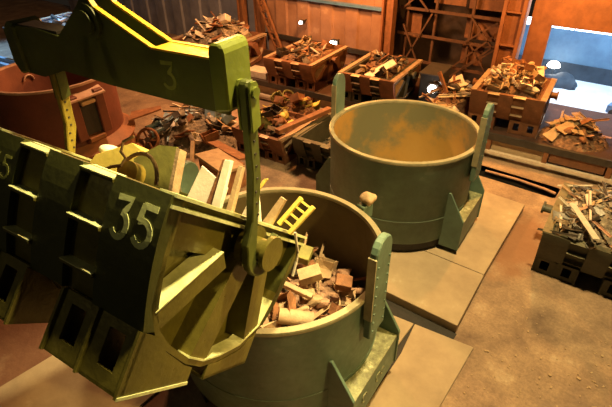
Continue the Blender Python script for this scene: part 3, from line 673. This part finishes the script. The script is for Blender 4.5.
def v_chunk(seed):
    r = random.Random(seed); b = bm_new(); bmesh.ops.create_icosphere(b, subdivisions=2, radius=.12)
    ax = [Vector((r.uniform(-1, 1), r.uniform(-1, 1), r.uniform(-1, 1))).normalized() for _ in range(7)]
    for v in b.verts:
        for a in ax:
            d = v.co.dot(a)
            if d > .085: v.co -= a * (d - .085)
        v.co = Vector((v.co.x * 1.3, v.co.y, v.co.z * .8))
    return b
def v_coil(seed):
    r = random.Random(seed); b = bm_new(); pts = []
    for i in range(60):
        a = 2 * PI * i / 20; pts.append((.17 * math.cos(a) * (1 + .1 * r.random()), .17 * math.sin(a) * (1 + .1 * r.random()), .015 * i / 8 + .01 * r.random()))
    add_tube(b, pts, .013, 5); return b
def v_box(seed):
    r = random.Random(seed); b = bm_new(); w, d, h, tk = .36, .26, .2, .014
    for c, s in (((0, 0, 0), (w, d, tk)), ((w / 2, 0, h / 2), (tk, d, h)), ((-w / 2, 0, h / 2), (tk, d, h)), ((0, d / 2, h / 2), (w, tk, h)), ((0, -d / 2, h / 2), (w, tk, h))): add_box(b, c, s)
    for v in b.verts: v.co += Vector((v.co.z * r.uniform(-.2, .2), v.co.z * r.uniform(-.2, .2), 0))
    return b
KINDS = {'plate': ('scrap_plate', v_plate, 'bent steel plate'), 'bar': ('scrap_bar', v_bar, 'angle-iron bar'), 'pipe': ('scrap_pipe', v_pipe, 'short pipe'), 'chunk': ('scrap_chunk', v_chunk, 'chunky lump'), 'coil': ('wire_coil', v_coil, 'loop of wire'), 'box': ('scrap_case', v_box, 'broken open sheet case')}
COLN = {'s_rust': 'rusty', 's_tan': 'tan', 's_grey': 'grey', 's_pale': 'pale', 's_dark': 'dark', 's_green': 'olive', 's_yellow': 'yellow', 's_pink': 'brick-pink', 's_blue': 'bluish'}
MESH = {}
def scrap_mesh(kind, mname, i):
    key = (kind, mname, i)
    if key not in MESH:
        b = KINDS[kind][1](i * 7 + len(kind)); finish(b, kind in ('pipe', 'coil'))
        me = bpy.data.meshes.new(KINDS[kind][0]); b.to_mesh(me); b.free(); me.materials.append(M[mname]); MESH[key] = me
    return MESH[key]
def piece(kind, mname, loc, rot, sc, where):
    o = bpy.data.objects.new(KINDS[kind][0], scrap_mesh(kind, mname, rng.randrange(3))); col.objects.link(o)
    o.location = loc; o.rotation_euler = rot; o.scale = (sc, sc, sc) if not hasattr(sc, '__len__') else sc
    tag(o, '%s %s %s' % (COLN[mname], KINDS[kind][2], where), 'scrap', '%s %ss %s' % (COLN[mname], KINDS[kind][2], where))
    return o
def rubble(name_label, cx, cy, z, rx, ry, h, rz, m, seed, square=True, shards=150, smin=.05, smax=.16):
    """lumpy bed of fines with countless small shards, one uncountable object"""
    r = random.Random(seed); b = bm_new(); n = 22
    def hz(u, v):
        e = max(abs(u), abs(v)) if square else math.hypot(u, v)
        f = max(0, 1 - e ** 2.2)
        return h * f + .05 * math.sin(9 * u + seed) * math.cos(8 * v) * (1 if square else f) - (0 if square else .03)
    grid = []
    for i in range(n + 1):
        row = []
        for j in range(n + 1):
            u = i / n * 2 - 1; v = j / n * 2 - 1
            if not square:
                # square to disc
                uu = u * math.sqrt(1 - v * v / 2); vv = v * math.sqrt(1 - u * u / 2); u, v = uu, vv
            row.append(b.verts.new((u * rx, v * ry, hz(u, v) + r.uniform(-.03, .03) * min(1, h * 4))))
        grid.append(row)
    for i in range(n):
        for j in range(n): b.faces.new((grid[i][j], grid[i + 1][j], grid[i + 1][j + 1], grid[i][j + 1]))
    for k in range(shards):
        u, v = r.uniform(-.94, .94), r.uniform(-.94, .94)
        if not square and math.hypot(u, v) > .94: continue
        s = r.uniform(smin, smax)
        add_box(b, (u * rx, v * ry, hz(u, v) + .02), (s, s * r.uniform(.2, .9), s * r.uniform(.06, .4)), Euler((r.uniform(-.8, .8), r.uniform(-.8, .8), r.uniform(0, 6.3))).to_matrix())
    bmesh.ops.recalc_face_normals(b, faces=b.faces)
    o = obj('scrap_fines', b, m, loc=(cx, cy, z)); o.rotation_euler = (0, 0, rz)
    return tag(o, name_label, 'scrap', kind='stuff'), hz
def heap(where, fines_label, cx, cy, z, rx, ry, h, rz, m, n, kinds, cols, seed, square=True, sc=(.8, 1.5), tilt=.6, shards=150, reach=.85):
    rng.seed(seed)
    o, hz = rubble(fines_label, cx, cy, z, rx, ry, h, rz, m, seed, square, shards)
    c, s = math.cos(rz), math.sin(rz)
    for k in range(n):
        while True:
            u, v = rng.uniform(-reach, reach), rng.uniform(-reach, reach)
            if square or math.hypot(u, v) < reach: break
        kind = rng.choice(kinds); q = rng.uniform(*sc)
        x, y = u * rx, v * ry
        piece(kind, rng.choice(cols), (cx + x * c - y * s, cy + x * s + y * c, z + hz(u, v) + .05 + .1 * q * (.5 + rng.random() * .6)), (rng.uniform(-tilt, tilt), rng.uniform(-tilt, tilt), rng.uniform(0, 6.3)), q, where)
def bin_heap(key, where, fl, h, lvl, m, n, kinds, cols, seed, sc=(.8, 1.5), tilt=.6, reach=.85):
    cx, cy, z, wid, dep, bh, rz = BINS[key]
    heap(where, fl, cx, cy, z + bh * lvl, wid / 2 - .33 * wid / BL, dep / 2 - .2 * dep / BW, h, rz, m, n, kinds, cols, seed, sc=sc, tilt=tilt, reach=reach)
A_ = ['plate', 'plate', 'bar', 'pipe', 'chunk', 'box']
bin_heap('A', 'in the bin below the round wall lamp', 'mixed scrap fines filling the bin below the round wall lamp', .45, .74, 'rubble', 44, A_, ['s_dark', 's_rust', 's_tan', 's_dark', 's_pale'], 1, (.6, 1.25), .7)
bin_heap('B', 'in the bin behind the left ear of the far tub', 'dark scrap fines filling the bin behind the far tub ear', .45, .74, 'rubble', 42, A_, ['s_rust', 's_dark', 's_grey', 's_tan', 's_pale'], 2, (.65, 1.3), .8)
bin_heap('C', 'in the orange-lit bin beside the yard opening', 'orange-lit scrap fines filling the bin beside the yard opening', .80, .82, 'rubble', 84, ['coil', 'plate', 'chunk', 'coil', 'bar', 'pipe', 'box'], ['s_tan', 's_pale', 's_rust', 's_tan'], 3, (.7, 1.2), .6)
bin_heap('R', 'in the dark green bin at the right edge', 'grey scrap fines filling the dark green bin at the right edge', .40, .96, 'rubble_grey', 110, ['bar', 'plate', 'pipe', 'chunk', 'coil', 'bar'], ['s_grey', 's_tan', 's_dark', 's_grey', 's_pink', 's_dark', 's_pale'], 4, (.45, 1.0), .6, 1.12)
bin_heap('D', 'in the rusty bin behind the hanging hook', 'olive scrap fines filling the rusty bin behind the hook', .35, .80, 'rubble', 30, ['chunk', 'plate', 'chunk', 'box'], ['s_green', 's_green', 's_yellow', 's_rust', 's_dark'], 5, (.9, 1.7), .7)
bin_heap('M', 'at the bottom of the nearly empty dark bin', 'thin layer of dark fines in the nearly empty bin', .12, .35, 'rubble_grey', 9, ['plate', 'chunk', 'bar'], ['s_grey', 's_dark', 's_green'], 6, (.7, 1.1), .4)
bin_heap('E', 'in the bin behind the beam', 'pale scrap fines filling the bin behind the crane beam', .9, .78, 'rubble_grey', 60, ['plate', 'bar', 'plate', 'box', 'chunk', 'bar'], ['s_pale', 's_tan', 's_rust', 's_grey', 's_dark', 's_pale'], 7, (.8, 1.6), .6)
bin_heap('F', 'in the bluish bin at the upper left', 'blue-grey rubble filling the bin at the upper left', .35, .78, 'rubble_grey', 26, ['plate', 'chunk', 'pipe', 'bar'], ['s_pale', 's_grey', 's_blue', 's_dark'], 8, (1.2, 2.2), .5)
# heap on the wagon right of bin C, and heap between bins B and C
heap('on the wagon right of the coil bin', 'orange-lit scrap fines heaped on the wagon right of the coil bin', -1.75, 17.5, .93, 1.15, 1.0, .55, EZ, 'rubble', 34, ['plate', 'bar', 'plate', 'chunk'], ['s_tan', 's_tan', 's_rust', 's_pink'], 9, False, (.7, 1.4), .4)
heap('on the wagon left of the coil bin', 'orange-lit scrap fines heaped on the wagon left of the coil bin', -6.25, 17.3, .93, .85, 1.2, 1.0, EZ, 'rubble', 34, ['plate', 'chunk', 'plate', 'bar'], ['s_tan', 's_rust', 's_pale', 's_dark'], 10, False, (.9, 1.7), .6)
# floor heap in the middle left
heap('in the floor heap right of the red tub', 'dirty scrap fines heaped on the floor right of the red tub', -14.3, 10.9, 0, 2.1, 1.9, .9, R(10), 'rubble_grey', 84, ['plate', 'bar', 'box', 'pipe', 'plate', 'chunk'], ['s_rust', 's_grey', 's_dark', 's_tan', 's_blue', 's_pale', 's_grey'], 11, False, (.8, 1.7), .7)
heap('in the floor heap behind the rusty bin by the hook', 'olive scrap fines heaped on the floor behind the rusty bin', -11.9, 14.35, 0, 1.6, .9, 1.1, R(4), 'rubble', 34, ['chunk', 'plate', 'coil', 'bar', 'box'], ['s_green', 's_yellow', 's_green', 's_rust'], 14, False, (.8, 1.5), .6)
# scrap inside the near tub
heap('in the near green tub', 'pinkish scrap fines filling the near green tub', -4.35, 4.75, 1.35, 1.75, 1.75, .80, 0, 'rubble_pink', 120, ['chunk', 'pipe', 'box', 'chunk', 'bar', 'chunk', 'plate'], ['s_pink', 's_tan', 's_tan', 's_rust', 's_dark', 's_tan', 's_pink'], 12, False, (.7, 1.25), .7, 260)
# bed of fines inside the trough (poured layer)
b = bm_new(); r_ = random.Random(5)
for k in range(160):
    l = r_.uniform(.35, 2.3); a = r_.uniform(.35, 2.35); p = r_.uniform(.18, .4); s = r_.uniform(.1, .3)
    q = TW(l, a, p); add_box(b, q, (s, s * r_.uniform(.3, .9), s * r_.uniform(.1, .4)), Euler((r_.uniform(-2, 2), r_.uniform(-2, 2), r_.uniform(0, 6))).to_matrix())
pts = [TW(.32, .3, .35), TW(2.33, .3, .35), TW(2.33, 2.4, .35), TW(.32, 2.4, .35)]
add_poly_prism(b, pts, td * .4)
tag(obj('scrap_fines', b, 'rubble'), 'rusty scrap fines lying in the tilted trough', 'scrap', kind='stuff')

# ------------------------------------------------------------------ notable single scrap pieces, in the trough
def tpoly(name, label, m, pts, thick, cat='scrap', bevel=.006, a_dir=None):
    b = bm_new(); add_poly_prism(b, [TW(*p) for p in pts], (a_dir or tw) * thick); return tag(obj(name, b, m, bevel=bevel), label, cat)
tpoly('scrap_slab', 'long yellow slab sticking up behind the middle band of the trough', 's_yellow', [(2.30, 1.0, .10), (2.22, 1.0, -.10), (1.72, 1.0, -.37), (1.57, 1.0, -.33), (1.60, 1.0, -.16), (1.80, 1.0, -.03), (1.80, 1.0, .15)], .5)
b = bm_new(); bmesh.ops.create_uvsphere(b, u_segments=20, v_segments=12, radius=1)
for v in b.verts: v.co = TW(2.24 + v.co.x * .13, 1.25 + v.co.y * .2, -.19 + v.co.z * -.09)
tag(obj('scrap_dome', b, 's_white', smooth=True), 'white rounded lump beside the yellow slab in the trough', 'scrap')
# curved casing with a round drum end in it
t = thing('broken_casing', 'broken dark casing with curved gold-edged plate standing in the trough', 'scrap', tuple(TW(1.2, 1.0, .2)))
TT = Matrix.Translation(TW(1.2, 1.0, .2)).inverted()
b = bm_new(); add_poly_prism(b, [TW(.97, .9, -.47), TW(.80, .9, .3), TW(1.30, .9, .3), TW(1.5, .9, -.20), (TW(1.22, .9, -.43))], tw * .03); bmesh.ops.transform(b, matrix=TT, verts=b.verts); obj('back_plate', b, 's_green', t)
b = bm_new(); add_poly_prism(b, [TW(.97, .90, -.46), TW(.80, .90, .3), TW(.80, 1.02, .3), TW(.97, 1.02, -.46)], -tu * .05); bmesh.ops.transform(b, matrix=TT, verts=b.verts); obj('side_plate', b, 's_tan', t)
b = bm_new(); add_tube(b, [TW(1.20 + .30 * math.cos(R(a)), .75, .08 - .36 * math.sin(R(a))) for a in range(15, 166, 10)], .022, 8); bmesh.ops.transform(b, matrix=TT, verts=b.verts); obj('curved_lip', b, 's_tan', t, smooth=True)
b = bm_new(); add_cyl(b, TW(1.32, .72, -.02), TW(1.32, .85, -.02), .14, n=28); bmesh.ops.transform(b, matrix=TT, verts=b.verts); obj('drum_end', b, 's_yellow', t, smooth=True)
b = bm_new(); add_tube(b, [TW(1.40, .7, -.42), TW(1.52, .7, -.33), TW(1.50, .7, -.22), TW(1.40, .7, -.17), (TW(1.42, .7, -.08)), TW(1.55, .7, -.03), TW(1.66, .7, .04)], .018, 6); bmesh.ops.transform(b, matrix=TT, verts=b.verts); obj('strap', b, 's_tan', t, smooth=True)
tpoly('scrap_plate', 'pale tilted square plate standing in the trough behind its end beam', 's_white', [(.78, 1.1, .10), (.73, 1.1, -.38), (.31, 1.1, -.24), (.30, 1.1, .10)], .03)
tpoly('scrap_plank', 'bright white upright plank standing in the trough', 's_white', [(.40, 1.0, -.50), (.31, 1.0, -.52), (.22, 1.0, .10), (.34, 1.0, .10)], .05)
tpoly('scrap_plank', 'rusty orange upright plank beside the bright white one in the trough', 's_rust', [(.46, 1.05, -.52), (.41, 1.05, -.50), (.36, 1.05, .1), (.46, 1.05, .1)], .06)
tpoly('scrap_plank', 'tan upright plank standing between white plank and hook in the trough', 's_tan', [(.28, 1.1, -.50), (.22, 1.1, -.50), (.14, 1.1, .1), (.22, 1.1, .1)], .06)
tpoly('scrap_plate', 'thin pale leaning sheet at the trough end behind the hook', 's_pale', [(.24, 1.5, -.34), (.18, 1.5, -.33), (-.02, 1.5, .05), (.30, 1.5, .05)], .02)
# at the lip
tpoly('scrap_plank', 'tan plank poking over the trough lip', 's_tan', [(.12, 1.9, -.38), (.05, 1.9, -.36), (.12, 1.9, .02), (.26, 1.9, .04)], .06)
tpoly('scrap_bar', 'thin yellow bar poking up beside the hook, over the far rim', 's_yellow', [(.30, 1.7, -.50), (.25, 1.7, -.52), (.36, 1.7, -.22), (.40, 1.7, -.22)], .03)
t = thing('short_ladder', 'short yellow ladder sticking over the trough lip', 'ladder', tuple(TW(-.1, 1.95, -.05)))
TT = Matrix.Translation(TW(-.1, 1.95, -.05)).inverted()
for (A, B2) in (((-.125, -.44), (.04, -.06)), ((-.31, -.385), (-.13, .0))):
    b = bm_new(); add_bar(b, TW(A[0], 1.95, A[1]), TW(B2[0], 1.95, B2[1]), .05, .045, tw); bmesh.ops.transform(b, matrix=TT, verts=b.verts); obj('rail', b, 's_yellow', t)
for f in (.08, .30, .55, .8):
    b = bm_new(); add_bar(b, TW(-.125 + .165 * f, 1.95, -.44 + .38 * f), TW(-.31 + .18 * f, 1.95, -.385 + .385 * f), .025, .025, tw); bmesh.ops.transform(b, matrix=TT, verts=b.verts); obj('rung', b, 's_yellow', t)

# single pieces elsewhere
t = thing('spoked_wheel', 'rusty spoked wheel lying on the floor beside the red tub', 'wheel', (-14.9, 9.0, .42), 0)
t.rotation_euler = (R(62), 0, R(30))
b = bm_new(); add_tube(b, [(.42 * math.cos(a * PI / 16), .42 * math.sin(a * PI / 16), 0) for a in range(32)], .06, 8, True); obj('tyre', b, 'rust', t, smooth=True)
b = bm_new(); add_cyl(b, (0, 0, -.09), (0, 0, .09), .10); obj('hub', b, 's_dark', t, smooth=True)
for k in range(6):
    a = k * PI / 3; b = bm_new(); add_bar(b, (.08 * math.cos(a), .08 * math.sin(a), 0), (.40 * math.cos(a), .40 * math.sin(a), 0), .06, .04); obj('spoke', b, 'rust', t)
def plate_at(name, label, m, c, s, rot, cat='scrap', bevel=.008):
    b = bm_new(); add_box(b, (0, 0, 0), s); o = obj(name, b, m, bevel=bevel, loc=c); o.rotation_euler = rot; return tag(o, label, cat)
plate_at('scrap_plate', 'large tan plate resting on the scrap left of the hook', 's_tan', (-10.65, 8.85, .95), (1.5, .95, .10), (R(-8), R(4), R(-8)))
plate_at('scrap_block', 'rusty block under the large tan plate', 's_rust', (-10.75, 9.0, .45), (1.5, .8, .88), (0, 0, R(-6)))
plate_at('scrap_plate', 'narrow rusty plate behind the large tan plate', 's_rust', (-11.2, 9.75, .8), (1.7, .5, .08), (R(-14), R(3), R(-4)))
plate_at('scrap_beam', 'tan beam leaning on the heap left of the tan plate', 's_tan', (-11.9, 8.7, .75), (.13, 1.3, .13), (R(30), 0, R(42)))
plate_at('scrap_plate', 'dark sheet lying flat on the floor beside the spoked wheel', 's_dark', (-13.9, 9.4, .30), (1.5, .5, .06), (R(10), R(6), R(-30)))
plate_at('scrap_beam', 'rusty long beam bridging two bins behind the hook', 's_rust', (-9.75, 12.3, 1.42), (.25, 2.6, .16), (R(2), 0, R(-10)))
plate_at('scrap_beam', 'long rusty timber leaning against the coil bin', 's_rust', (-6.3, 16.7, 1.9), (.12, .12, 1.6), (R(-10), R(-35), 0))
plate_at('scrap_plate', 'large white strip lying across the bin at the right edge', 's_pale', (-.30, 10.97, 1.80), (.17, 1.30, .03), (R(4), R(10), R(36.7)))
plate_at('scrap_bar', 'thin white bar crossing the white strip in the right bin', 's_pale', (-.32, 11.70, 1.84), (.05, 1.2, .05), (R(6), 0, R(13)))
plate_at('scrap_plate', 'pale curved plate in the bin behind the far tub ear', 's_pale', (-9.0, 16.3, 2.35), (.35, 1.3, .05), (R(25), R(18), R(-30)))
plate_at('scrap_plate', 'tan square plate with a hole on the coil bin', 's_tan', (-4.0, 17.3, 2.72), (.7, .65, .05), (R(25), R(10), R(40)))
plate_at('scrap_plate', 'pale broad plate at the back of the coil bin', 's_pale', (-3.75, 18.0, 2.78), (.8, .6, .06), (R(20), R(-12), R(15)))
plate_at('scrap_case', 'pale green crate lying on the scrap in the near tub', 's_green', (-4.32, 5.30, 2.58), (.36, .32, .20), (R(14), R(8), R(20)))
b = bm_new(); add_cyl(b, (-.30, 0, 0), (.30, 0, 0), .14, n=24); o = obj('scrap_roll', b, 's_tan', smooth=True, loc=(-3.62, 4.22, 2.22)); o.rotation_euler = (0, R(12), R(38)); tag(o, 'thick tan roll lying at the front of the scrap in the near tub', 'scrap')
plate_at('scrap_block', 'pale flat block on the wagon deck left of the bin below the round wall lamp', 's_pale', (-15.35, 16.0, 1.09), (1.2, .8, .30), (0, 0, EZ))

for k, (y, lab) in enumerate(((9.6, 'nearest long bluish steel bar on the floor at the far left'), (10.3, 'middle long bluish steel bar on the floor at the far left'), (11.0, 'farthest long bluish steel bar on the floor at the far left'))):
    plate_at('steel_bar', lab, 's_blue', (-30.5, y, .12), (9.0, .22, .24), (0, 0, R(6 + k)), 'steel bar')
plate_at('scrap_sheet', 'white sheet lying on the front of the bluish bin at the upper left', 's_pale', (-28.9, 12.35, 1.98), (3.4, 1.1, .06), (R(4), 0, R(8)))
b = bm_new(); add_tube(b, [TW(-.10, 2.15, -.03), TW(-.13, 2.22, .08), TW(-.12, 2.36, .18), TW(-.12, 2.43, .30), TW(-.12, 2.47, .50)], .018, 6); tag(obj('lip_edge_glint', b, 's_pale', smooth=True), 'thin pale tube drawn as the bright lip edge of the trough beside the trunnion', 'scrap')  # pale tube painting the bright edge of the trough lip

t = thing('shade_box', 'black box added as dark shade on the wagon left of the coil bin', 'box', (-7.45, 18.2, .93), EZ)  # black box added where the wagon lies in dark shade
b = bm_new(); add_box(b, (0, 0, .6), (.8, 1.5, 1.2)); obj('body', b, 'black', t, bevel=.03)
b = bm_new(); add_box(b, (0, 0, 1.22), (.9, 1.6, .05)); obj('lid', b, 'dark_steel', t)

plate_at('scrap_case', 'tan box-like chunk beside the pale green crate in the near tub', 's_tan', (-3.9, 5.0, 2.50), (.42, .26, .2), (R(8), R(-12), R(50)))
plate_at('scrap_beam', 'tan beam lying across the scrap in the near tub', 's_tan', (-3.95, 4.6, 2.42), (.75, .10, .10), (R(5), R(4), R(8)))
plate_at('scrap_plate', 'rusty orange block by the right wall inside the near tub', 's_rust', (-3.35, 5.3, 2.38), (.3, .26, .18), (R(10), R(10), R(30)))

b = bm_new(); r_ = random.Random(77)
for k in range(420):
    x, y = r_.uniform(-1.1, 3.2), r_.uniform(3.6, 10.2)
    if x > -1.1 and y > 9.6: continue
    q = r_.uniform(.008, .035) * (1.6 if r_.random() < .1 else 1)
    add_box(b, (x, y, q * .3), (q * r_.uniform(.6, 2.2), q, q * .6), Matrix.Rotation(r_.uniform(0, 6.3), 3, 'Z'))
tag(obj('floor_grit', b, 's_tan'), 'small loose grit and chips strewn over the open floor at the right', 'grit', kind='stuff')
